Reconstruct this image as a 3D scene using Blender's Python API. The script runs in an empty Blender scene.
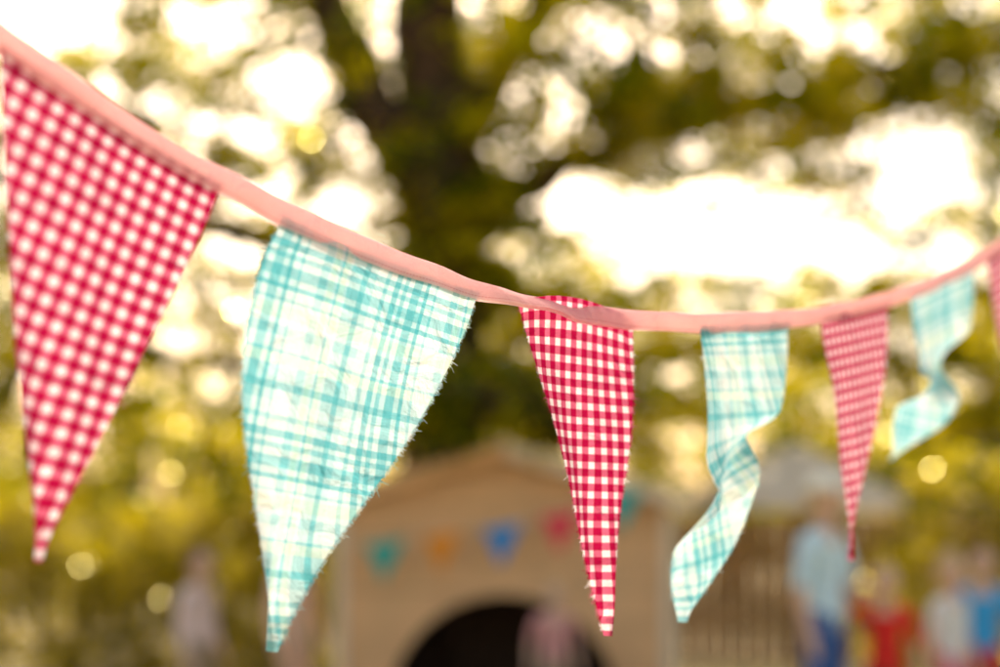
import bpy, bmesh, math, numpy as np, random
from mathutils import Vector, Matrix
rng=np.random.default_rng(7); random.seed(7)
scene=bpy.context.scene
col=scene.collection

# ------------------------------------------------------------ helpers
def new_mat(name):
    m=bpy.data.materials.new(name); m.use_nodes=True
    nt=m.node_tree; nt.nodes.clear()
    out=nt.nodes.new('ShaderNodeOutputMaterial')
    return m,nt,out
def N(nt,t,**kw):
    n=nt.nodes.new(t)
    for k,v in kw.items(): setattr(n,k,v)
    return n
def math_n(nt,op,a,b=None,c=None,clamp=False):
    n=N(nt,'ShaderNodeMath',operation=op); n.use_clamp=clamp
    for i,v in enumerate((a,b,c)):
        if v is None: continue
        if isinstance(v,(int,float)): n.inputs[i].default_value=v
        else: nt.links.new(v,n.inputs[i])
    return n.outputs[0]
def ramp(nt,fac,stops,interp='LINEAR'):
    r=N(nt,'ShaderNodeValToRGB'); cr=r.color_ramp; cr.interpolation=interp
    while len(cr.elements)<len(stops): cr.elements.new(0.5)
    for e,(p,c) in zip(cr.elements,stops):
        e.position=p
        e.color=(c,c,c,1) if isinstance(c,(int,float)) else (*c,1)
    nt.links.new(fac,r.inputs[0]); return r.outputs[0]
def simple_mat(name,colr,rough=0.8,var=0.25,scale=6.0,bump=0.2):
    m,nt,out=new_mat(name)
    p=N(nt,'ShaderNodeBsdfPrincipled'); p.inputs['Roughness'].default_value=rough
    tc=N(nt,'ShaderNodeTexCoord'); nz=N(nt,'ShaderNodeTexNoise'); nz.inputs['Scale'].default_value=scale
    nz.inputs['Detail'].default_value=6
    nt.links.new(tc.outputs['Object'],nz.inputs['Vector'])
    c=np.array(colr)
    r=ramp(nt,nz.outputs['Fac'],[(0.3,tuple(c*(1-var))),(0.7,tuple(np.minimum(c*(1+var),0.95)))])
    nt.links.new(r,p.inputs['Base Color'])
    b=N(nt,'ShaderNodeBump'); b.inputs['Strength'].default_value=bump; b.inputs['Distance'].default_value=0.01
    nt.links.new(nz.outputs['Fac'],b.inputs['Height']); nt.links.new(b.outputs[0],p.inputs['Normal'])
    nt.links.new(p.outputs[0],out.inputs[0]); return m
def mesh_obj(name,verts,faces,mat=None,parent=None,smooth=False):
    me=bpy.data.meshes.new(name); me.from_pydata([tuple(v) for v in verts],[],faces); me.update()
    if smooth: me.polygons.foreach_set('use_smooth',[True]*len(me.polygons))
    o=bpy.data.objects.new(name,me); col.objects.link(o)
    if mat: me.materials.append(mat)
    if parent: o.parent=parent
    return o
def empty(name,loc=(0,0,0)):
    e=bpy.data.objects.new(name,None); e.location=loc; col.objects.link(e); e.empty_display_size=0.1; return e
def box(name,c,s,mat,parent=None,rot=(0,0,0),bev=0.0):
    bm=bmesh.new(); bmesh.ops.create_cube(bm,size=1)
    bmesh.ops.scale(bm,vec=s,verts=bm.verts)
    if bev>0: bmesh.ops.bevel(bm,geom=bm.edges[:],offset=bev,segments=2,affect='EDGES')
    me=bpy.data.meshes.new(name); bm.to_mesh(me); bm.free(); me.materials.append(mat)
    o=bpy.data.objects.new(name,me); o.location=c; o.rotation_euler=rot; col.objects.link(o)
    if parent: o.parent=parent
    return o
def tube_data(pts,rad,seg=10,wob=0.0):
    V=[];F=[]
    pts=[Vector(p) for p in pts]
    n=len(pts)
    for i,p in enumerate(pts):
        t=(pts[min(i+1,n-1)]-pts[max(i-1,0)]).normalized()
        a=t.cross(Vector((0,1,0.13))).normalized(); b=t.cross(a).normalized()
        for k in range(seg):
            an=2*math.pi*k/seg; r=rad[i]*(1+wob*random.uniform(-1,1))
            V.append(p+a*math.cos(an)*r+b*math.sin(an)*r)
    for i in range(n-1):
        for k in range(seg):
            k2=(k+1)%seg
            F.append((i*seg+k,i*seg+k2,(i+1)*seg+k2,(i+1)*seg+k))
    F.append(tuple(range(seg))[::-1]); F.append(tuple((n-1)*seg+k for k in range(seg)))
    return V,F
def tubes(name,lst,mat,parent=None,seg=10,wob=0.0):
    V=[];F=[]
    for pts,rad in lst:
        v,f=tube_data(pts,rad,seg,wob); o=len(V); V+=v; F+=[tuple(i+o for i in ff) for ff in f]
    return mesh_obj(name,V,F,mat,parent,smooth=True)
def subdiv_path(pts,rad,k=5,jit=0.0):
    P=[];R=[]
    pts=[np.array(p,float) for p in pts]; n=len(pts)
    for i in range(n-1):
        p0=pts[max(i-1,0)];p1=pts[i];p2=pts[i+1];p3=pts[min(i+2,n-1)]
        for j in range(k):
            t=j/k
            q=0.5*((2*p1)+(-p0+p2)*t+(2*p0-5*p1+4*p2-p3)*t*t+(-p0+3*p1-3*p2+p3)*t**3)
            P.append(tuple(q+rng.normal(0,jit,3) if jit else q)); R.append(rad[i]*(1-t)+rad[i+1]*t)
    P.append(tuple(pts[-1]));R.append(rad[-1]); return P,R

# ------------------------------------------------------------ cloth materials
def cloth_finish(nt,out,colsock,transl=0.55):
    uv=N(nt,'ShaderNodeUVMap'); uv.uv_map='UVMap'
    d=N(nt,'ShaderNodeBsdfDiffuse'); t=N(nt,'ShaderNodeBsdfTranslucent')
    nt.links.new(colsock,d.inputs[0]); nt.links.new(colsock,t.inputs[0])
    nz=N(nt,'ShaderNodeTexNoise'); nz.inputs['Scale'].default_value=450; nz.inputs['Detail'].default_value=3
    nt.links.new(uv.outputs[0],nz.inputs['Vector'])
    nz2=N(nt,'ShaderNodeTexNoise'); nz2.inputs['Scale'].default_value=32; nz2.inputs['Detail'].default_value=4; nz2.inputs['Distortion'].default_value=.8
    nt.links.new(uv.outputs[0],nz2.inputs['Vector'])
    b0=N(nt,'ShaderNodeBump'); b0.inputs['Strength'].default_value=0.85; b0.inputs['Distance'].default_value=0.008
    nt.links.new(nz2.outputs[0],b0.inputs['Height'])
    b=N(nt,'ShaderNodeBump'); b.inputs['Strength'].default_value=0.5; b.inputs['Distance'].default_value=0.0006
    nt.links.new(nz.outputs[0],b.inputs['Height']); nt.links.new(b0.outputs[0],b.inputs['Normal'])
    nt.links.new(b.outputs[0],d.inputs['Normal']); nt.links.new(b.outputs[0],t.inputs['Normal'])
    mx=N(nt,'ShaderNodeMixShader'); mx.inputs[0].default_value=transl
    nt.links.new(d.outputs[0],mx.inputs[1]); nt.links.new(t.outputs[0],mx.inputs[2])
    nt.links.new(mx.outputs[0],out.inputs[0])
def slub(nt,uvx,uvy,sx,sy):
    c=N(nt,'ShaderNodeCombineXYZ')
    nt.links.new(math_n(nt,'MULTIPLY',uvx,sx),c.inputs[0]); nt.links.new(math_n(nt,'MULTIPLY',uvy,sy),c.inputs[1])
    nz=N(nt,'ShaderNodeTexNoise'); nz.inputs['Scale'].default_value=1; nz.inputs['Detail'].default_value=2
    nt.links.new(c.outputs[0],nz.inputs['Vector']); return nz.outputs['Fac']
def gingham():
    m,nt,out=new_mat('red_gingham_cotton')
    uv=N(nt,'ShaderNodeUVMap'); uv.uv_map='UVMap'
    s=N(nt,'ShaderNodeSeparateXYZ'); nt.links.new(uv.outputs[0],s.inputs[0])
    x,y=s.outputs[0],s.outputs[1]; p=0.0130
    def band(c,o):
        f=math_n(nt,'FRACT',math_n(nt,'ADD',math_n(nt,'DIVIDE',c,p),o+100))
        return math_n(nt,'LESS_THAN',f,0.54)
    w=slub(nt,x,y,1800,120); w2=slub(nt,x,y,120,1800)
    jx=math_n(nt,'ADD',x,math_n(nt,'MULTIPLY',math_n(nt,'SUBTRACT',w2,0.5),0.0014))
    jy=math_n(nt,'ADD',y,math_n(nt,'MULTIPLY',math_n(nt,'SUBTRACT',w,0.5),0.0014))
    a=band(jx,0.1); b=band(jy,0.3)
    sm=math_n(nt,'MULTIPLY',math_n(nt,'ADD',a,b),0.5)
    c=ramp(nt,sm,[(0,(0.78,0.70,0.76)),(0.5,(0.54,0.105,0.20)),(1,(0.34,0.005,0.05))])
    sl=math_n(nt,'ADD',math_n(nt,'MULTIPLY',math_n(nt,'ADD',w,w2),0.35),0.65)
    mx=N(nt,'ShaderNodeMix',data_type='RGBA',blend_type='MULTIPLY'); mx.inputs[0].default_value=1
    nt.links.new(c,mx.inputs[6])
    cc=N(nt,'ShaderNodeCombineColor')
    for i in range(3): nt.links.new(sl,cc.inputs[i])
    nt.links.new(cc.outputs[0],mx.inputs[7])
    cloth_finish(nt,out,mx.outputs[2]); return m
def plaid():
    m,nt,out=new_mat('aqua_plaid_cotton')
    uv=N(nt,'ShaderNodeUVMap'); uv.uv_map='UVMap'
    s=N(nt,'ShaderNodeSeparateXYZ'); nt.links.new(uv.outputs[0],s.inputs[0])
    x,y=s.outputs[0],s.outputs[1]
    w=slub(nt,x,y,1500,90); w2=slub(nt,x,y,90,1500)
    jx=math_n(nt,'ADD',x,math_n(nt,'MULTIPLY',math_n(nt,'SUBTRACT',w2,0.5),0.0022))
    jy=math_n(nt,'ADD',y,math_n(nt,'MULTIPLY',math_n(nt,'SUBTRACT',w,0.5),0.0022))
    st=[(0,0.7),(0.04,0.15),(0.07,0.6),(0.10,0.15),(0.14,0.7),(0.20,0.25),(0.235,0.8),(0.265,0.12),(0.31,0.4),(0.33,0.0),
        (0.45,0.28),(0.51,0.04),(0.58,0.42),(0.60,0.0),(0.66,0.3),(0.75,0.7),(0.79,0.25),(0.85,0.04),(0.92,0.42),(0.95,0.05)]
    fx=math_n(nt,'FRACT',math_n(nt,'ADD',math_n(nt,'DIVIDE',jx,0.128),100.02))
    fy=math_n(nt,'FRACT',math_n(nt,'ADD',math_n(nt,'DIVIDE',jy,0.137),100.88))
    a=ramp(nt,fx,st,'CONSTANT'); b=ramp(nt,fy,st,'CONSTANT')
    sm=math_n(nt,'MULTIPLY',math_n(nt,'ADD',a,b),0.5,clamp=True)
    c=ramp(nt,sm,[(0,(0.71,0.77,0.82)),(0.2,(0.44,0.66,0.73)),(0.5,(0.15,0.46,0.55)),(1,(0.015,0.30,0.38))])
    g=ramp(nt,fy,[(0,0),(0.35,1),(0.42,0),(0.6,1),(0.66,0)],'CONSTANT')
    g2=ramp(nt,fx,[(0,0),(0.52,1),(0.56,0),(0.6,1),(0.64,0)],'CONSTANT')
    gs=math_n(nt,'MULTIPLY',math_n(nt,'ADD',g,g2),0.2,clamp=True)
    mg=N(nt,'ShaderNodeMix',data_type='RGBA',blend_type='MULTIPLY'); nt.links.new(gs,mg.inputs[0])
    nt.links.new(c,mg.inputs[6]); mg.inputs[7].default_value=(0.85,0.98,0.5,1)
    sl=math_n(nt,'ADD',math_n(nt,'MULTIPLY',math_n(nt,'ADD',w,w2),0.35),0.65)
    mx=N(nt,'ShaderNodeMix',data_type='RGBA',blend_type='MULTIPLY'); mx.inputs[0].default_value=1
    nt.links.new(mg.outputs[2],mx.inputs[6])
    cc=N(nt,'ShaderNodeCombineColor')
    for i in range(3): nt.links.new(sl,cc.inputs[i])
    nt.links.new(cc.outputs[0],mx.inputs[7])
    cloth_finish(nt,out,mx.outputs[2]); return m
def tape_mat():
    m,nt,out=new_mat('pink_bias_tape')
    uv=N(nt,'ShaderNodeUVMap'); uv.uv_map='UVMap'
    s=N(nt,'ShaderNodeSeparateXYZ'); nt.links.new(uv.outputs[0],s.inputs[0])
    x,y=s.outputs[0],s.outputs[1]
    w=slub(nt,x,y,900,900)
    c=ramp(nt,w,[(0.3,(0.88,0.56,0.57)),(0.7,(0.92,0.66,0.66))])
    dash=math_n(nt,'LESS_THAN',math_n(nt,'FRACT',math_n(nt,'DIVIDE',x,0.0032)),0.7)
    ln=math_n(nt,'LESS_THAN',math_n(nt,'ABSOLUTE',math_n(nt,'SUBTRACT',y,0.0030)),0.0004)
    mk=math_n(nt,'MULTIPLY',dash,ln)
    mx=N(nt,'ShaderNodeMix',data_type='RGBA'); nt.links.new(mk,mx.inputs[0]); nt.links.new(c,mx.inputs[6])
    mx.inputs[7].default_value=(0.75,0.34,0.36,1)
    cloth_finish(nt,out,mx.outputs[2],0.6); return m
M_G=gingham(); M_P=plaid(); M_T=tape_mat()

# ------------------------------------------------------------ the bunting line
K=np.array([(-1.10,.10,2.33),(-.60,.58,1.975),(-.3118,.866,1.8004),(-.258,.92,1.768),(-.0933,1.08,1.706),(.0685,1.22,1.6827),
 (.2434,1.38,1.6967),(.4027,1.58,1.7412),(.5754,1.80,1.8137),(.7417,2.02,1.9072),(1.05,2.43,2.11),(1.5,3.03,2.45)])
kx=K[:,0]
def slopes(v):
    d=np.diff(v)/np.diff(kx); m=np.empty(len(v)); m[0]=d[0];m[-1]=d[-1]
    h=np.diff(kx)
    m[1:-1]=(d[:-1]*h[1:]+d[1:]*h[:-1])/(h[1:]+h[:-1]); return m
my=slopes(K[:,1]); mz=slopes(K[:,2])
def line(x):
    i=int(np.clip(np.searchsorted(kx,x)-1,0,len(kx)-2)); h=kx[i+1]-kx[i]; t=(x-kx[i])/h
    h00=2*t**3-3*t*t+1;h10=t**3-2*t*t+t;h01=-2*t**3+3*t*t;h11=t**3-t*t
    f=lambda v,m:h00*v[i]+h10*h*m[i]+h01*v[i+1]+h11*h*m[i+1]
    return np.array([x,f(K[:,1],my),f(K[:,2],mz)])

bunting=empty('fabric_bunting',(0,0,0))
def build_tape():
    xs=np.linspace(-1.10,1.5,700); V=[];F=[];UV=[]
    prof=[(.0016,-.0098),(.0020,-.002),(.0016,.0076),(.0,.0094),(-.0016,.0076),(-.0020,-.002),(-.0016,-.0098)]
    s=0; prev=None; m=len(prof)
    for x in xs:
        p=line(x); q=line(x+.002 if x<1.49 else x); r=line(x-.002 if x>-1.09 else x)
        t=(q-r); t/=np.linalg.norm(t)
        nh=np.array([t[1],-t[0],0]); nh/=np.linalg.norm(nh)
        up=np.cross(t,nh); up=up if up[2]>0 else -up
        if prev is not None: s+=np.linalg.norm(p-prev)
        prev=p
        tilt=0.10*math.sin(x*23)+0.12*math.sin(x*9+1)+0.75*math.exp(-((x-.03)/.05)**2)-0.3*math.exp(-((x-.16)/.03)**2)
        ct,st_=math.cos(tilt),math.sin(tilt)
        n2=nh*ct+up*st_; u2=up*ct-nh*st_
        wob=.0012*math.sin(x*61)+.0008*math.sin(x*137+2)
        for (a,b) in prof:
            w=1+.07*math.sin(x*31)
            V.append(p+n2*(a+wob)+u2*(b*w+.0005*math.sin(x*90))); UV.append((s,b+.0098))
    for i in range(len(xs)-1):
        for k in range(m-1):
            F.append((i*m+k,(i+1)*m+k,(i+1)*m+k+1,i*m+k+1))
    o=mesh_obj('binding_tape',V,F,M_T,bunting,smooth=True)
    l=o.data.uv_layers.new(name='UVMap')
    for lp in o.data.loops: l.data[lp.index].uv=UV[lp.vertex_index]
build_tape()

def cub(tab,v,k):
    xs_=[c[0] for c in tab]; ys=[c[k] for c in tab]
    i=max(0,min(len(xs_)-2,int(np.searchsorted(xs_,v)-1))); h=xs_[i+1]-xs_[i]; t=(v-xs_[i])/h
    g=lambda j:(ys[min(j+1,len(ys)-1)]-ys[max(j-1,0)])/(xs_[min(j+1,len(ys)-1)]-xs_[max(j-1,0)])
    return (2*t**3-3*t*t+1)*ys[i]+(t**3-2*t*t+t)*h*g(i)+(-2*t**3+3*t*t)*ys[i+1]+(t**3-t*t)*h*g(i+1)
def flag(name,mat,x0,x1,tip,bulge=.1,rip=.003,seed=0,shift=(0,0,0),twist=None,curl=0,raise_top=0.0,noff=0.0,fray=200,uvoff=(0,0),
         cpath=None,wtab=None,roll=None):
    nu,nv=44,110
    rs=random.Random(seed)
    TL,TR=line(x0),line(x1); tip=np.array(tip,float)
    e1=TR-TL; W=np.linalg.norm(e1); e1/=W
    mid=(TL+TR)/2
    d=tip-TL; e2=d-e1*np.dot(d,e1); e2/=np.linalg.norm(e2)
    nh=np.array([e1[1],-e1[0],0]); nh/=np.linalg.norm(nh); e1h=np.array([e1[0],e1[1],0]); e1h/=np.linalg.norm(e1h)
    V=[];F=[];UV=[]
    ph=[rs.uniform(0,6.28) for _ in range(6)]
    def P(u,v):
        wf=(1-v)*(1+bulge*math.sin(math.pi*v))+0.012*v
        if wtab: wf=max(.01,cub(wtab,v,1))
        top=line(x0+(x1-x0)*u)
        C=mid*(1-v)+tip*v
        if cpath: C=C+np.array([cub(cpath,v,k) for k in (1,2,3)])
        C=C+np.array(shift)*math.sin(math.pi*v)
        s=(u-.5)*W*wf
        phi=0
        if twist: 
            vv=v+.10*(u-.5)          # the fold runs slightly on the bias
            for (v0,v1,ang) in twist:
                tt=min(max((vv-v0)/(v1-v0),0),1); tt=tt*tt*(3-2*tt); phi+=ang*tt
        kap=curl*math.sin(math.pi*min(1,v*1.1))**2 if curl else 0
        a,b=(math.sin(kap*s)/kap,(1-math.cos(kap*s))/kap) if abs(kap)>1e-4 else (s,0)
        A=e1h*math.cos(phi)+nh*math.sin(phi); B=-e1h*math.sin(phi)+nh*math.cos(phi)
        zs=e1[2]*(1-v*.4)
        pt=C+A*a*math.sqrt(max(0,1-zs*zs))+B*b+np.array([0,0,1])*zs*s*math.cos(phi)
        if roll: pt=pt+np.array([0,0,1])*cub(roll,v,1)*s
        k=math.exp(-(v/.05)**2)
        base=(top*(1-v)+tip*v)
        pt=pt*(1-k)+(base)*k
        amp=rip*(1-k)*(0.35+1.3*v)
        dsp=amp*(math.sin(u*5.2+ph[0]+v*3)+.6*math.sin(u*9.5+ph[1]-v*4)+.5*math.sin(v*11+ph[2]+u*2))+amp*.8*math.sin(v*5+ph[3])
        pt=pt+nh*(dsp+noff)
        pt=pt+np.array([0,0,1])*(-.003+raise_top*math.sin(math.pi*min(1,max(0,u*1.05)))**.7)*(1-v)**14
        flat=(mid+e1*(u-.5)*W*wf)*(1)+ (tip-mid)*v
        q=flat-TL
        return pt,(np.dot(q,e1)+uvoff[0],np.dot(q,e2)+uvoff[1])
    for j in range(nv+1):
        for i in range(nu+1):
            p,uv=P(i/nu,j/nv); V.append(p); UV.append(uv)
    for j in range(nv):
        for i in range(nu):
            a=j*(nu+1)+i; F.append((a,a+nu+1,a+nu+2,a+1))
    for k in range(fray):
        for side in (0,1):
            v=rs.random()**.8*0.985
            p,uv=P(side,v); pin,_=P(.06 if side==0 else .94,v); p2,_=P(side,min(1,v+.01))
            o=p-pin; o/=max(np.linalg.norm(o),1e-6); t=p2-p; t/=max(np.linalg.norm(t),1e-6)
            L=rs.uniform(.0010,.0030) if rs.random()<.95 else rs.uniform(.004,.008)
            dr=o+t*rs.uniform(-.9,.9)+nh*rs.uniform(-.3,.3); dr/=np.linalg.norm(dr)
            w=.00018; b=len(V)
            m1=p+dr*L*.5; dr2=dr+t*rs.uniform(-.6,.6)+np.array([0,0,-.25]); e=m1+dr2*L*.5
            for q_ in (p-o*.001-t*w,p-o*.001+t*w,m1+t*w,m1-t*w,e+t*w*.6,e-t*w*.6): V.append(q_); UV.append(uv)
            F.append((b,b+1,b+2,b+3)); F.append((b+3,b+2,b+4,b+5))
    o=mesh_obj(name,V,F,mat,bunting,smooth=True)
    l=o.data.uv_layers.new(name='UVMap')
    buf=np.array([UV[lp.vertex_index] for lp in o.data.loops]).ravel(); l.data.foreach_set('uv',buf)
    return o
flag('gingham_flag_a',M_G,-.312,-.1962,(-.2943,.885,1.4732),bulge=.05,rip=.0022,seed=1,fray=80)
flag('plaid_flag_a',M_P,-.1607,-.0165,(-.165,1.02,1.403),bulge=.36,rip=.0030,seed=2,shift=(-.009,0,0),fray=650,uvoff=(.012,0))
flag('gingham_flag_b',M_G,.0169,.1245,(.0957,1.23,1.3973),bulge=.06,rip=.0024,seed=3,fray=480,raise_top=.016,noff=-.0028,curl=6)
flag('plaid_flag_b',M_P,.1918,.304,(.1756,1.34,1.4016),rip=.0020,seed=4,fray=260,
     wtab=[(0,1),(.2,.87),(.4,.70),(.5,.62),(.62,.55),(.78,.42),(.9,.22),(1,.02)],
     twist=[(.36,.48,-.42),(.50,.68,.75)],curl=5,uvoff=(.02,.03),roll=[(0,0),(.35,0),(.5,.40),(.75,.25),(1,0)],
     cpath=[(0,0,0,0),(.2,.006,0,0),(.4,.010,0,0),(.5,.010,0,0),(.6,.011,0,0),(.78,.009,0,0),(.9,.003,0,0),(1,0,0,0)])
flag('gingham_flag_c',M_G,.3484,.4628,(.4016,1.58,1.4545),bulge=.1,rip=.0022,seed=5,fray=80,curl=3)
flag('plaid_flag_c',M_P,.5087,.656,(.4998,1.78,1.577),rip=.0018,seed=6,fray=60,
     wtab=[(0,1),(.25,.84),(.45,.68),(.58,.56),(.72,.46),(.86,.28),(1,.03)],roll=[(0,0),(.4,0),(.6,-.15),(.8,-.3),(1,0)],
     cpath=[(0,0,0,0),(.25,.004,0,-.005),(.45,.014,0,-.010),(.58,.020,.0,-.010),(.72,.022,0,-.006),(.86,.012,0,-.002),(1,0,0,0)],
     twist=[(.38,.50,-.35),(.52,.70,.65)],curl=4,uvoff=(.02,.0))
flag('gingham_flag_d',M_G,.6742,.805,(.762,2.0,1.572),bulge=.1,rip=.003,seed=8,fray=20)

M_post=simple_mat('weathered_post_wood',(0.22,0.14,0.08),scale=9)
for (x,y,z) in ((-1.10,.10,2.33),(1.5,3.03,2.45)):
    P,R=subdiv_path([(x,y+.06,0),(x+.01,y+.06,1.2),(x,y+.06,z+.15)],[.05,.046,.04],6)
    o=tubes('wooden_post',[(P,R)],M_post,seg=14,wob=.03)
    kn=tubes('tied_tape_knot',[([(x+.055*math.cos(a),y+.06+.055*math.sin(a),z+.008*math.sin(3*a)) for a in np.linspace(0,6.28,20)],[.008]*20)],M_T,seg=6)
    kn.data.uv_layers.new(name='UVMap'); kn.parent=o

# ------------------------------------------------------------ ground
def ground_mat():
    m,nt,out=new_mat('dry_summer_lawn')
    p=N(nt,'ShaderNodeBsdfPrincipled'); p.inputs['Roughness'].default_value=.9
    tc=N(nt,'ShaderNodeTexCoord')
    n1=N(nt,'ShaderNodeTexNoise'); n1.inputs['Scale'].default_value=.35; n1.inputs['Detail'].default_value=8
    n2=N(nt,'ShaderNodeTexNoise'); n2.inputs['Scale'].default_value=30; n2.inputs['Detail'].default_value=4
    nt.links.new(tc.outputs['Object'],n1.inputs[0]); nt.links.new(tc.outputs['Object'],n2.inputs[0])
    s=math_n(nt,'ADD',math_n(nt,'MULTIPLY',n1.outputs[0],.6),math_n(nt,'MULTIPLY',n2.outputs[0],.4))
    c=ramp(nt,s,[(.35,(.20,.19,.07)),(.5,(.36,.30,.16)),(.65,(.48,.38,.25))])
    nt.links.new(c,p.inputs['Base Color'])
    b=N(nt,'ShaderNodeBump'); b.inputs['Strength'].default_value=.6; nt.links.new(n2.outputs[0],b.inputs['Height'])
    nt.links.new(b.outputs[0],p.inputs['Normal']); nt.links.new(p.outputs[0],out.inputs[0]); return m
mesh_obj('ground',[(-400,-400,0),(400,-400,0),(400,400,0),(-400,400,0)],[(0,1,2,3)],ground_mat())

# ------------------------------------------------------------ foliage
def leaf_mat(name,stops,transl=.5,gloss=.12,val=4.6,rough=.25):
    m,nt,out=new_mat(name)
    g=N(nt,'ShaderNodeNewGeometry'); at=N(nt,'ShaderNodeAttribute'); at.attribute_name='tone'
    f=math_n(nt,'ADD',math_n(nt,'MULTIPLY',at.outputs['Fac'],.8),math_n(nt,'MULTIPLY',g.outputs['Random Per Island'],.2))
    c=ramp(nt,f,stops)
    d=N(nt,'ShaderNodeBsdfDiffuse'); t=N(nt,'ShaderNodeBsdfTranslucent'); gl=N(nt,'ShaderNodeBsdfGlossy'); gl.inputs['Roughness'].default_value=rough
    gl.inputs['Color'].default_value=(1,.88,.35,1)
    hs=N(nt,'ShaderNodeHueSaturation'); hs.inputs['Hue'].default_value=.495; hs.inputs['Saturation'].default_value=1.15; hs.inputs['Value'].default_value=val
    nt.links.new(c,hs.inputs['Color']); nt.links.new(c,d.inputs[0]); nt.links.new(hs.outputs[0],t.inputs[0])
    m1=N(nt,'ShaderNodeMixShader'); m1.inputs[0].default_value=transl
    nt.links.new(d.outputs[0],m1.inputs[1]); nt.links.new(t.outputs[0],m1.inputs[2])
    m2=N(nt,'ShaderNodeMixShader'); m2.inputs[0].default_value=gloss
    nt.links.new(m1.outputs[0],m2.inputs[1]); nt.links.new(gl.outputs[0],m2.inputs[2])
    nt.links.new(m2.outputs[0],out.inputs[0]); return m
def leaves(name,cent,per,sig,L,mat,parent=None,asp=.6,up=1.1,zmin=.02):
    nc=len(cent); n=nc*per
    C=np.repeat(cent,per,axis=0)+rng.normal(0,1,(n,3))*np.array(sig); C[:,2]=np.maximum(C[:,2],zmin)
    tone=np.repeat(rng.random(nc),per*4).astype(np.float32)
    nrm=rng.normal(0,1,(n,3)); nrm[:,2]=np.abs(nrm[:,2])+up; nrm/=np.linalg.norm(nrm,axis=1)[:,None]
    t=rng.normal(0,1,(n,3)); t-=nrm*np.sum(t*nrm,axis=1)[:,None]; t/=np.linalg.norm(t,axis=1)[:,None]
    b=np.cross(nrm,t); s=(L*rng.uniform(.6,1.3,n))[:,None]
    V=np.empty((n,4,3)); V[:,0]=C-t*s*.5; V[:,1]=C+b*s*asp*.5-t*s*.08+nrm*s*.05; V[:,2]=C+t*s*.5; V[:,3]=C-b*s*asp*.5-t*s*.08+nrm*s*.05
    me=bpy.data.meshes.new(name); me.vertices.add(4*n); me.vertices.foreach_set('co',V.ravel())
    me.loops.add(4*n); me.loops.foreach_set('vertex_index',np.arange(4*n,dtype=np.int32))
    me.polygons.add(n); me.polygons.foreach_set('loop_start',np.arange(0,4*n,4,dtype=np.int32)); me.polygons.foreach_set('loop_total',np.full(n,4,dtype=np.int32))
    me.update(calc_edges=True)
    a=me.attributes.new('tone','FLOAT','POINT'); a.data.foreach_set('value',tone)
    me.materials.append(mat); o=bpy.data.objects.new(name,me); col.objects.link(o)
    if parent: o.parent=parent
    return o
LS=[(0,(.014,.024,.0005)),(.35,(.035,.050,.0005)),(.52,(.11,.115,.0005)),(.64,(.22,.19,.0005)),(1,(.24,.205,.001))]  # by clump tone; bright yellow upper stops paint sunlit clumps into the leaf colour
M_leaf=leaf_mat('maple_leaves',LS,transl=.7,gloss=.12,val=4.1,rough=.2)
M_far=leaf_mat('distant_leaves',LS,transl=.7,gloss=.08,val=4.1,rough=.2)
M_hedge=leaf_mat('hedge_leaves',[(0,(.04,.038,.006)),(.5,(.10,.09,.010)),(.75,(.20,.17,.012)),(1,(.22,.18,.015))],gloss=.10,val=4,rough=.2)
M_bark=simple_mat('tree_bark',(0.075,0.042,0.025),rough=.95,scale=5,var=.5,bump=.8)

openings=[(1.75,3.98,1.6,.42,.97),(3.7,4.5,.55,.45,.93),(3.4,3.72,1.0,.24,.9),(-3.9,5.80,.75,.34,.95),(-1.86,5.2,.32,.42,.98),(.86,5.6,.40,.24,.85),
 (2.7,5.75,.7,.22,.8),(-2.6,5.7,.35,.2,.8),(-1.4,4.2,.28,.22,.85),(-2.4,3.9,.20,.22,.85),(-1.15,3.9,.22,.22,.7),(.45,4.3,.25,.25,.7),(4.3,5.2,.4,.18,.6),
 (-.85,5.6,.55,.7,.55)]
denser=[(1.2,5.1,.5,.3,.3),(-.3,3.8,.6,.9,.2),(-3.2,4.3,1.4,.9,.2),(3.3,5.2,.9,.2,.3),(2.2,4.95,.8,.18,.3),(4.2,2.2,.9,.8,.3)]
def dens(x,z):
    b=.60 if z>3.2 else (.36 if z>2.3 else .2)
    if z<2.1 and -1.9<x<2.8: b=0.0
    for (cx,cz,rx,rz,a) in denser: b+=a*math.exp(-((x-cx)/rx)**2-((z-cz)/rz)**2)
    for (cx,cz,rx,rz,a) in openings: b*=1-a*math.exp(-(((x-cx)/rx)**2+((z-cz)/rz)**2)**1.6)
    return b
NC=3700; cent=[]
while len(cent)<NC-340:
    x=rng.uniform(-8,8.5); z=rng.uniform(1.6,6.6); y=12.1+rng.normal(0,.6)
    if (x/8.6)**2+((z-3.2)/4.2)**2>1.15: continue
    if rng.random()<dens(x*12/y,1.5+(z-1.5)*12/y): cent.append((x,y,z))
while len(cent)<NC-100:
    x=rng.normal(.1,1.1) if rng.random()<.7 else rng.uniform(1,4.5); z=rng.uniform(2.15,6.3) if x<1.5 else rng.normal(5.1,.3); y=rng.uniform(10.6,11.6)
    if z>4.4 and -1.7<x<-.1: continue
    if rng.random()<dens(x*12/y,1.5+(z-1.5)*12/y)+.05: cent.append((x,y,z))
while len(cent)<NC:
    x=rng.uniform(-1.5,1.1); cent.append((x,rng.uniform(9.3,10.4),rng.uniform(2.0,2.6)))
cent=np.array(cent)
tree=empty('maple_tree')
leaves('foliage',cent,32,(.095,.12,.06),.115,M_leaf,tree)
limbs=[]
def limb(pts,rad,k=5,j=.03): limbs.append(subdiv_path(pts,rad,k,j))
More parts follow.
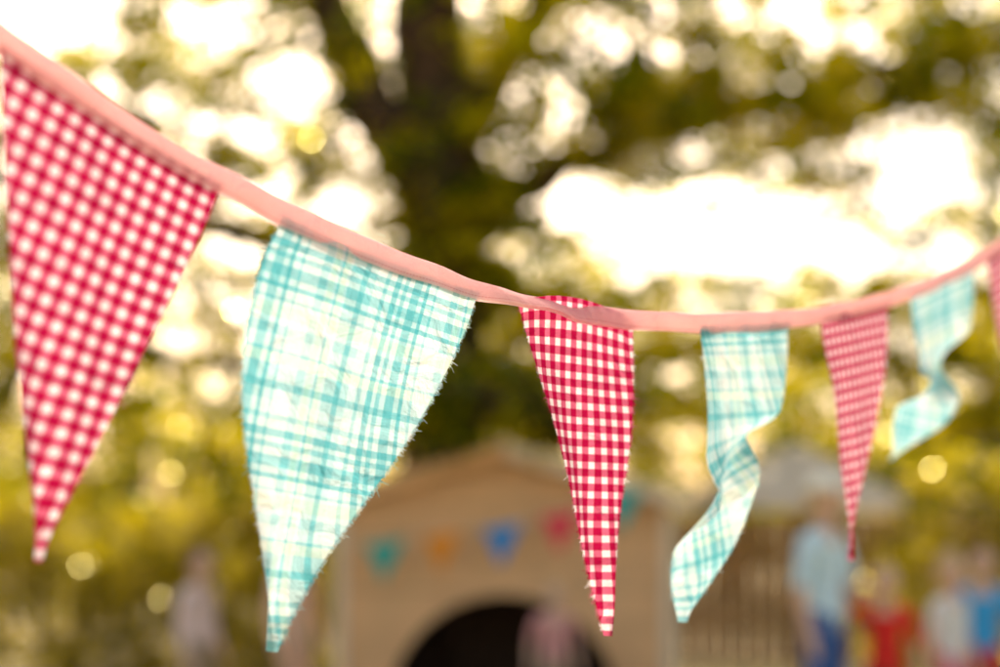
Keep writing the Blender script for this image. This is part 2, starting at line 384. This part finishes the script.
limb([(-.62,12.3,-.1),(-.60,12.3,.7),(-.52,12.2,2.2),(-.48,12.2,3.6),(-.50,12.2,4.8),(-.60,12.2,6.0),(-.7,12.3,7.2)],[.58,.42,.38,.38,.40,.34,.2])
limb([(-.55,12.2,4.3),(-1.0,12.0,4.95),(-1.45,11.9,6.0),(-1.7,11.9,7.3)],[.30,.25,.20,.1])
limb([(-.45,12.2,3.9),(.6,12.0,4.6),(1.8,11.8,4.95),(3.1,11.7,5.2),(4.4,11.6,5.6),(6,11.6,6.0)],[.2,.13,.11,.10,.08,.04])
limb([(-.5,12.2,4.6),(.0,12.4,5.5),(.6,12.5,6.4),(1.0,12.6,7.4)],[.22,.16,.12,.06])
limb([(-.55,12.2,3.2),(-1.7,12.0,3.8),(-3.2,11.8,4.2),(-5.2,11.8,4.5),(-7,12,4.6)],[.2,.12,.09,.06,.03])
limb([(-.5,12.2,2.6),(.7,12.4,2.9),(2.0,12.6,3.1),(3.6,12.6,2.9),(5.4,12.5,2.9)],[.2,.12,.09,.07,.03])
limb([(-.5,12.2,2.2),(-1.3,12.4,2.7),(-2.6,12.4,2.9),(-4.2,12.4,2.9)],[.16,.10,.07,.03])
limb([(-.5,12.1,2.7),(-.4,11.2,2.75),(-.2,10.2,2.45),(.3,9.8,2.25),(.9,9.8,2.15)],[.12,.07,.045,.03,.01])
limb([(-.4,11.2,2.75),(-.8,10.4,2.5),(-1.3,9.9,2.25)],[.05,.03,.01])
trunkpts=np.array([p for P,R in limbs for p in P])
for c in cent[rng.choice(len(cent),360,replace=False)]:
    d=np.linalg.norm(trunkpts-c,axis=1)+np.abs(trunkpts[:,2]-c[2])*.2; q=trunkpts[np.argmin(d)]
    if np.linalg.norm(q-c)>3: continue
    m=(q+c)/2+rng.normal(0,.12,3)
    limbs.append(([tuple(q),tuple(m),tuple(c)],[.035,.02,.008]))
tubes('trunk_and_limbs',limbs,M_bark,tree,seg=9,wob=.05)

# distant row of trees
fc=[]
while len(fc)<1700:
    x=rng.uniform(-26,26); z=rng.uniform(.3,7.2); y=rng.uniform(26,31)
    top=5.3+1.0*math.sin(x*.45+1)+.6*math.sin(x*1.3)
    if z<top+rng.normal(0,.4): fc.append((x,y,z))
fc=np.array(fc)
dt=empty('distant_trees')
leaves('foliage',fc,34,(.25,.30,.17),.30,M_far,dt,up=.6,zmin=.05)
tubes('trunks',[subdiv_path([(x,29+random.uniform(-1,1),-.1),(x+random.uniform(-.3,.3),29,2.5),(x+random.uniform(-.6,.6),29,5)],[.28,.22,.1],3) for x in np.arange(-24,25,4.1)],M_bark,dt,seg=8)
def hedge(x0,x1,y0,y1,h,n):
    c=[]
    while len(c)<n:
        x=rng.uniform(x0,x1);y=rng.uniform(y0,y1);z=rng.uniform(0.05,h+.3)
        if z<h+.25*math.sin(x*2.1)+.12*math.sin(x*5): c.append((x,y,z))
    h_=empty('hedge'); leaves('foliage',np.array(c),36,(.10,.10,.09),.085,M_hedge,h_,up=.4)
    tubes('stems',[([(x,(y0+y1)/2,-.05),(x+.1,(y0+y1)/2,h*.5),(x-.1,(y0+y1)/2,h*.85)],[.03,.02,.008]) for x in np.arange(x0+.2,x1,.35)],M_bark,h_,seg=6)
hedge(-7.5,-1.5,12.8,14.2,1.75,850)
hedge(3.2,8.5,11.2,12.4,1.45,420)

# ------------------------------------------------------------ playhouse
M_wall=simple_mat('tan_painted_boards',(0.82,0.49,0.24),rough=.75,scale=3,var=.12)
M_trim=simple_mat('cream_trim_paint',(0.85,0.70,0.50),rough=.6,scale=5,var=.08)
M_roof=simple_mat('brown_roof_shingles',(0.36,0.22,0.12),rough=.9,scale=12,var=.35)
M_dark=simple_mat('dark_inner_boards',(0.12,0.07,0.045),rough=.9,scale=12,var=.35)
ph=empty('playhouse',(0.03,10,0))
def playhouse():
    W=1.22; eave=1.62; peak=1.98; depth=1.9; r=.83; spring=.13; n=28
    arch=[(-r,0)]+[(-r*math.cos(a),spring+r*math.sin(a)) for a in np.linspace(0,math.pi,n)]+[(r,0)]
    outer=[]
    def roofz(x): return peak-(peak-eave)*abs(x)/W
    m=len(arch)
    for i,(x,z) in enumerate(arch):
        if i==0: outer.append((-W,0)); continue
        if i==m-1: outer.append((W,0)); continue
        a=math.pi*(i-1)/(n-1); dx,dz=-math.cos(a),math.sin(a)
        best=9
        for k in np.linspace(.8,4,1200):
            X=dx*k; Z=spring+dz*k
            if abs(X)>=W or Z>=roofz(X): best=k; break
        outer.append((max(-W,min(W,dx*best)),spring+dz*best))
    t=.05
    V=[];F=[]
    for y in (0,t):
        for (x,z) in arch: V.append((x,y,z))
        for (x,z) in outer: V.append((x,y,z))
    for i in range(m-1):
        F.append((i,i+1,m+i+1,m+i)); o=2*m
        F.append((o+i,o+m+i,o+m+i+1,o+i+1)); F.append((i,o+i,o+i+1,i+1)); F.append((m+i,m+i+1,o+m+i+1,o+m+i))
    mesh_obj('front_wall',V,F,M_wall,ph)
    V=[];F=[]
    for (x,z) in arch:
        cx,cz=x,(z-spring if z>=spring else 0); l=math.hypot(cx,cz) or 1
        ox,oz=cx/l*.07,cz/l*.07
        V+= [(x,-.02,z),(x+ox,-.02,z+oz),(x,-.001,z),(x+ox,-.001,z+oz)]
    for i in range(m-1):
        a=4*i; F+=[(a,a+4,a+5,a+1),(a+1,a+5,a+7,a+3),(a,a+2,a+6,a+4)]
    mesh_obj('arch_trim',V,F,M_wall,ph)
    for sx in (-1,1):
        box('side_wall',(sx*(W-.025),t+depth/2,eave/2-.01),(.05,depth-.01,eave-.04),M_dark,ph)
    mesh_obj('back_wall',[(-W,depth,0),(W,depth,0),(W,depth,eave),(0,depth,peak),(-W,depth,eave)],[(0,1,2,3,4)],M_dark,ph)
    ang=math.atan2(peak-eave,W); L=math.hypot(W,peak-eave)+.12
    for sx in (-1,1):
        c=(sx*(L/2)*math.cos(ang),depth/2-.02,peak+.05-(L/2)*math.sin(ang))
        box('roof_slope',c,(L,depth+.34,.04),M_roof,ph,rot=(0,sx*ang,0),bev=.005)
        box('barge_board',(c[0],-.215,c[2]-.03),(L,.025,.10),M_trim if sx==1 else M_wall,ph,rot=(0,sx*ang,0),bev=.004)
        for z in (.35,.7,1.05): box('wall_batten',(sx*(W+.008),t+depth/2,z),(.014,depth-.1,.03),M_trim,ph)
    for x in (-W+.04,W-.04): box('corner_trim',(x,-.012,eave/2-.02),(.08,.02,eave-.06),M_trim,ph,bev=.003)
    for k in range(1,10):
        z=k*.2
        if z<.99: continue
        w=W*min(1,(peak-z)/(peak-eave)) if z>eave else W
        box('board_seam',(0,-.003,z),(2*w-.2,.005,.008),M_roof,ph)
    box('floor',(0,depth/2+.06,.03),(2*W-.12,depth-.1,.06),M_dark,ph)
playhouse()
pb=empty('pennant_bunting',(0,0,0))
pc=[(-.81,1.25,(.02,.42,.36)),(-.41,1.31,(.90,.30,.015)),(.014,1.36,(.02,.26,.65)),(.42,1.45,(.85,.05,.09)),(.86,1.60,(.03,.42,.4))]
sp,sr=subdiv_path([(-1.3,9.72,1.36)]+[(x,9.74,z+.10) for x,z,_ in pc]+[(1.32,9.74,1.84)],[.005]*7,4)
tubes('string',[(sp,sr)],M_trim,pb,seg=5)
for i,(x,z,c) in enumerate(pc):
    V=[];F=[]; nn=8
    for j in range(nn+1):
        v=j/nn
        for k in range(5):
            u=(k/4-.5)
            V.append((x+u*.27*(1-v)+.005*math.sin(v*5),9.735+.012*math.sin(u*6+i)*v,z+.095+u*.05*(1-v)-.28*v))
    for j in range(nn):
        for k in range(4): a=j*5+k; F.append((a,a+5,a+6,a+1))
    mesh_obj('pennant',V,F,simple_mat('pennant_felt',c,scale=40,var=.1),pb,smooth=True)

M_canvas=simple_mat('umbrella_canvas',(.80,.66,.50),scale=4,var=.08)
def umbrella(x,y,top,R,drop):
    e=empty('garden_umbrella',(x,y,0)); V=[];F=[]; nseg=8; rings=6
    V.append((0,0,top))
    for r in range(1,rings+1):
        f=r/rings
        for k in range(nseg*4):
            a=2*math.pi*k/(nseg*4); sag=1-.06*abs(math.sin(a*nseg/2))*f
            V.append((math.cos(a)*R*f*sag,math.sin(a)*R*f*sag,top-drop*f**1.15-.02*abs(math.sin(a*nseg/2))*f))
    n=nseg*4
    for k in range(n): F.append((0,1+k,1+(k+1)%n))
    for r in range(rings-1):
        for k in range(n): a=1+r*n+k; b=1+r*n+(k+1)%n; F.append((a,a+n,b+n,b))
    b0=1+(rings-1)*n
    for k in range(n): V.append((V[b0+k][0],V[b0+k][1],V[b0+k][2]-.09))
    for k in range(n): F.append((b0+k,b0+n+k,b0+n+(k+1)%n,b0+(k+1)%n))
    mesh_obj('canopy',V,F,M_canvas,e)
    tubes('pole',[([(0,0,0),(0,0,1),(0,0,top+.06)],[.022,.02,.018])],M_post,e,seg=10)
    tubes('ribs',[([(0,0,top-.35),(math.cos(a)*R*.5,math.sin(a)*R*.5,top-drop*.5-.01)],[.007,.006]) for a in np.arange(0,6.28,math.pi/4)],M_post,e,seg=5)
    tubes('base',[([(0,0,0),(0,0,.05),(0,0,.09)],[.25,.24,.08])],M_roof,e,seg=20)
umbrella(2.36,11.0,2.10,.85,.42)
M_fence=simple_mat('fence_wood',(.30,.19,.12),scale=5,var=.3)
fe=empty('wooden_fence',(0,0,0))
V=[];F=[]
for k,x in enumerate(np.arange(1.5,10,.155)):
    h=1.55+.02*math.sin(k*3.1); y=14.6
    b=len(V); w=.068
    V+=[(x-w,y,0),(x+w,y,0),(x+w,y,h-.05),(x,y,h),(x-w,y,h-.05)]; V+=[(a,y+.02,c) for a,_,c in V[b:b+5]]
    F+=[tuple(b+i for i in range(5)),tuple(b+9-i for i in range(5))]+[(b+i,b+5+i,b+5+(i+1)%5,b+(i+1)%5) for i in range(5)]
mesh_obj('pickets',V,F,M_fence,fe)
for z in (.4,1.2): box('rail',(5.7,14.66,z),(8.6,.05,.09),M_fence,fe)

# ------------------------------------------------------------ people
M_skin=simple_mat('skin',(.72,.45,.31),rough=.5,scale=20,var=.05,bump=.02)
M_eye=simple_mat('eye_dark',(.02,.015,.01),rough=.2,scale=5,var=0,bump=0)
M_lip=simple_mat('lips',(.5,.16,.14),rough=.5,scale=5,var=.05,bump=0)
M_shoe=simple_mat('shoes',(.08,.07,.07),rough=.6)
def person(loc,H,face,shirt,legs,hair,child=False,pose=None,long_sleeve=False,longhair=False,hat=None):
    e=empty('person',loc); e.rotation_euler=(0,0,face)
    J={'pelvis':(0,0,.52,.07),'spine':(0,-.002,.62,.064),'chest':(0,0,.735,.078),'neck':(0,.0,.83,.030),'hb':(0,-.004,.875,.028)}
    for s,n in ((-1,'l'),(1,'r')):
        J['hip'+n]=(s*.052,0,.49,.055); J['knee'+n]=(s*.058,-.012,.28,.034); J['ank'+n]=(s*.06,.012,.05,.022); J['toe'+n]=(s*.066,-.075,.018,.019)
        J['sho'+n]=(s*.108,0,.795,.036); J['elb'+n]=(s*.145,.012,.635,.025); J['wri'+n]=(s*.16,-.025,.49,.016); J['palm'+n]=(s*.165,-.04,.455,.017)
    if pose:
        for k,v in pose.items(): J[k]=(*v,J[k][3])
    E=[('pelvis','spine'),('spine','chest'),('chest','neck'),('neck','hb')]
    for n in 'lr': E+=[('pelvis','hip'+n),('hip'+n,'knee'+n),('knee'+n,'ank'+n),('ank'+n,'toe'+n),('chest','sho'+n),('sho'+n,'elb'+n),('elb'+n,'wri'+n),('wri'+n,'palm'+n)]
    for s,n in ((-1,'l'),(1,'r')):
        w=np.array(J['wri'+n][:3]);p=np.array(J['palm'+n][:3]); d=p-w; d/=np.linalg.norm(d)
        side=np.array([0,-1.0,0])-d*np.dot([0,-1.0,0],d); side/=max(np.linalg.norm(side),1e-6)
        for f,(o,l) in enumerate(((.011,.038),(.004,.043),(-.004,.040),(-.011,.032))):
            a=p+side*o+d*.008; b=a+d*l*.55; c=b+d*l*.4+np.array([-s*.008,0,0])
            J[f'f{f}a'+n]=(*a,.0055);J[f'f{f}b'+n]=(*b,.005);J[f'f{f}c'+n]=(*c,.004)
            E+=[('palm'+n,f'f{f}a'+n),(f'f{f}a'+n,f'f{f}b'+n),(f'f{f}b'+n,f'f{f}c'+n)]
        a=w+d*.012+side*.016; b=a+side*.012+d*.016
        J['tha'+n]=(*a,.006);J['thb'+n]=(*b,.0045);E+=[('wri'+n,'tha'+n),('tha'+n,'thb'+n)]
    names=list(J); idx={k:i for i,k in enumerate(names)}
    me=bpy.data.meshes.new('b'); me.from_pydata([tuple(c*H for c in J[k][:3]) for k in names],[(idx[a],idx[b]) for a,b in E],[])
    o=bpy.data.objects.new('b',me); col.objects.link(o)
    md=o.modifiers.new('s','SKIN'); md.use_smooth_shade=True
    for i,k in enumerate(names):
        r=J[k][3]*H; me.skin_vertices[0].data[i].radius=(r*1.05,r) ; me.skin_vertices[0].data[i].use_root=(i==0)
    sb=o.modifiers.new('d','SUBSURF'); sb.levels=1; sb.render_levels=1
    bpy.context.view_layer.update()
    dg=bpy.context.evaluated_depsgraph_get(); nm=bpy.data.meshes.new_from_object(o.evaluated_get(dg))
    bpy.data.objects.remove(o)
    b=bpy.data.objects.new('body',nm); col.objects.link(b); b.parent=e
    nm.materials.clear()
    for m in (M_skin,shirt,legs,M_shoe): nm.materials.append(m)
    segs=[]
    for a,c in E:
        if a[:4] in('knee','hipl','hipr') or (a=='pelvis' and c[:3]=='hip'): lab=2
        elif a[:3]=='ank': lab=3
        elif a in('pelvis','spine') or (a=='chest' and c!='neck') : lab=1
        elif a[:3]=='sho': lab=1
        elif a[:3]=='elb': lab=1 if long_sleeve else 0
        else: lab=0
        segs.append((np.array(J[a][:3])*H,np.array(J[c][:3])*H,lab))
    for p in nm.polygons:
        q=np.array(p.center); best=1e9
        for a,c,l in segs:
            ab=c-a; t=min(1,max(0,np.dot(q-a,ab)/np.dot(ab,ab))); dd=np.linalg.norm(q-a-ab*t)
            if dd<best: best=dd; lab=l
        p.material_index=lab; p.use_smooth=True
    hs=(.155 if child else .132)*H; hb=np.array(J['hb'][:3])*H; hc=Vector(hb)+Vector((0,-.006*H,hs*.36))
    def ball(nm_,c,s,mat,seg=20,shape=None):
        bm=bmesh.new(); bmesh.ops.create_uvsphere(bm,u_segments=seg,v_segments=seg*2//3,radius=1)
        for v in bm.verts:
            x,y,z=v.co
            if shape: x,y,z=shape(x,y,z)
            v.co=(x*s[0],y*s[1],z*s[2])
        for f in bm.faces: f.smooth=True
        m_=bpy.data.meshes.new(nm_); bm.to_mesh(m_); bm.free(); m_.materials.append(mat)
        ob=bpy.data.objects.new(nm_,m_); ob.location=c; col.objects.link(ob); ob.parent=e; return ob
    def hshape(x,y,z):
        k=1-.28*max(0,-z)**1.5; yy=y*(1-.12*max(0,-z)) 
        return x*k,yy-(.10*max(0,-z) if y<0 else -.0),z
    ball('head',hc,(hs*.37,hs*.44,hs*.52),M_skin,24,hshape)
    def hair_shape(x,y,z):
        if y<-.35 and z<.45: y=-.35*.6
        if z<-.35 and not longhair: z=-.35
        return x,y,z
    ball('hair',hc+Vector((0,hs*.05,hs*.07)),(hs*.41,hs*.46,hs*(.52 if not longhair else .75)),hair,22,hair_shape)
    ball('nose',hc+Vector((0,-hs*.45,-hs*.06)),(hs*.045,hs*.07,hs*.08),M_skin,10)
    ball('mouth',hc+Vector((0,-hs*.425,-hs*.24)),(hs*.095,hs*.03,hs*.022),M_lip,10)
    for s in (-1,1):
        ball('eye',hc+Vector((s*hs*.14,-hs*.405,hs*.0)),(hs*.04,hs*.03,hs*.028),M_eye,10)
        ball('ear',hc+Vector((s*hs*.37,hs*.02,-hs*.03)),(hs*.03,hs*.06,hs*.09),M_skin,10)
    if hat:
        ball('hat_crown',hc+Vector((0,hs*.03,hs*.28)),(hs*.43,hs*.47,hs*.36),hat,20,lambda x,y,z:(x,y,max(z,-.2)))
        ball('hat_brim',hc+Vector((0,hs*.02,hs*.22)),(hs*.78,hs*.82,hs*.04),hat,20)
    return e
def cl(n,c): return simple_mat(n,c,rough=.9,scale=14,var=.12)
brown=cl('brown_hair',(.16,.08,.04)); blond=cl('blond_hair',(.65,.45,.22)); dark=cl('dark_hair',(.03,.02,.015))
denim=cl('blue_denim',(.05,.12,.34)); khaki=cl('khaki_cotton',(.42,.30,.20))
person((1.86,8.0,0),1.76,.9,cl('light_blue_shirt',(.62,.80,.90)),denim,blond,hat=cl('straw_hat',(.88,.82,.68)),
       pose={'elbr':(.15,-.03,.64),'wrir':(.10,-.12,.60),'palmr':(.08,-.145,.605)})
person((2.26,8.15,0),1.22,-.4,cl('red_shirt',(.85,.025,.015)),cl('red_trousers',(.7,.03,.02)),blond,child=True,
       pose={'elbl':(-.17,-.03,.80),'wril':(-.20,-.06,.92),'palml':(-.205,-.065,.955)})
person((2.72,8.4,0),1.26,.7,cl('white_top',(.82,.80,.76)),cl('pink_skirt',(.75,.25,.30)),blond,child=True,longhair=True)
person((3.02,8.7,0),1.32,-.3,cl('bright_blue_top',(.05,.40,.80)),cl('red_shorts',(.65,.05,.05)),brown,child=True)
person((-2.0,9.2,0),1.30,1.2,cl('pale_pink_top',(.82,.62,.56)),khaki,brown,child=True,long_sleeve=True)
person((-1.42,9.6,0),1.42,.9,cl('peach_top',(.85,.52,.34)),cl('peach_trousers',(.80,.50,.34)),blond,child=True,long_sleeve=True)
person((.36,9.35,0),1.06,.2,cl('rose_top',(.75,.35,.32)),khaki,blond,child=True)

# ------------------------------------------------------------ light, sky, camera
el=math.radians(42); az=math.radians(-6)   # azimuth measured from +Y toward +X
sd=Vector((math.sin(az)*math.cos(el),math.cos(az)*math.cos(el),math.sin(el)))
w=bpy.data.worlds.new('World'); scene.world=w; w.use_nodes=True
nt=w.node_tree; nt.nodes.clear()
sk=nt.nodes.new('ShaderNodeTexSky'); sk.sky_type='NISHITA'; sk.sun_disc=False; sk.sun_elevation=el; sk.sun_rotation=az
sk.dust_density=5; sk.air_density=1.0; sk.ozone_density=.3
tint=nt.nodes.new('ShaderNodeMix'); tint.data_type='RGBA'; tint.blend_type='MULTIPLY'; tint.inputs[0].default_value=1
tint.inputs[7].default_value=(2.35,2.08,1.70,1)      # warm gain put into the sky colour to brighten the backlight
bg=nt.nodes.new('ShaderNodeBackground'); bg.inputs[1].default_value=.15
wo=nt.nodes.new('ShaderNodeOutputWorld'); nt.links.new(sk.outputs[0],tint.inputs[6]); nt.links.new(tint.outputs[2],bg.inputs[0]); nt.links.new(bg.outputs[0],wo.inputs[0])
L=bpy.data.lights.new('sun','SUN'); L.energy=5; L.angle=math.radians(.5); L.color=(1,.90,.72)
lo=bpy.data.objects.new('sun',L); col.objects.link(lo); lo.location=(3,6,12)
lo.rotation_euler=sd.to_track_quat('Z','Y').to_euler()
cam=bpy.data.cameras.new('camera'); co=bpy.data.objects.new('camera',cam); col.objects.link(co)
co.location=(0,0,1.5); co.rotation_euler=(math.radians(90),0,0)
cam.lens=50; cam.sensor_width=36; cam.shift_y=.1865; cam.clip_start=.05; cam.clip_end=1500
cam.dof.use_dof=True; cam.dof.focus_distance=1.15; cam.dof.aperture_fstop=1.9
scene.camera=co
scene.view_settings.view_transform='Standard'; scene.view_settings.look='None'; scene.view_settings.exposure=0
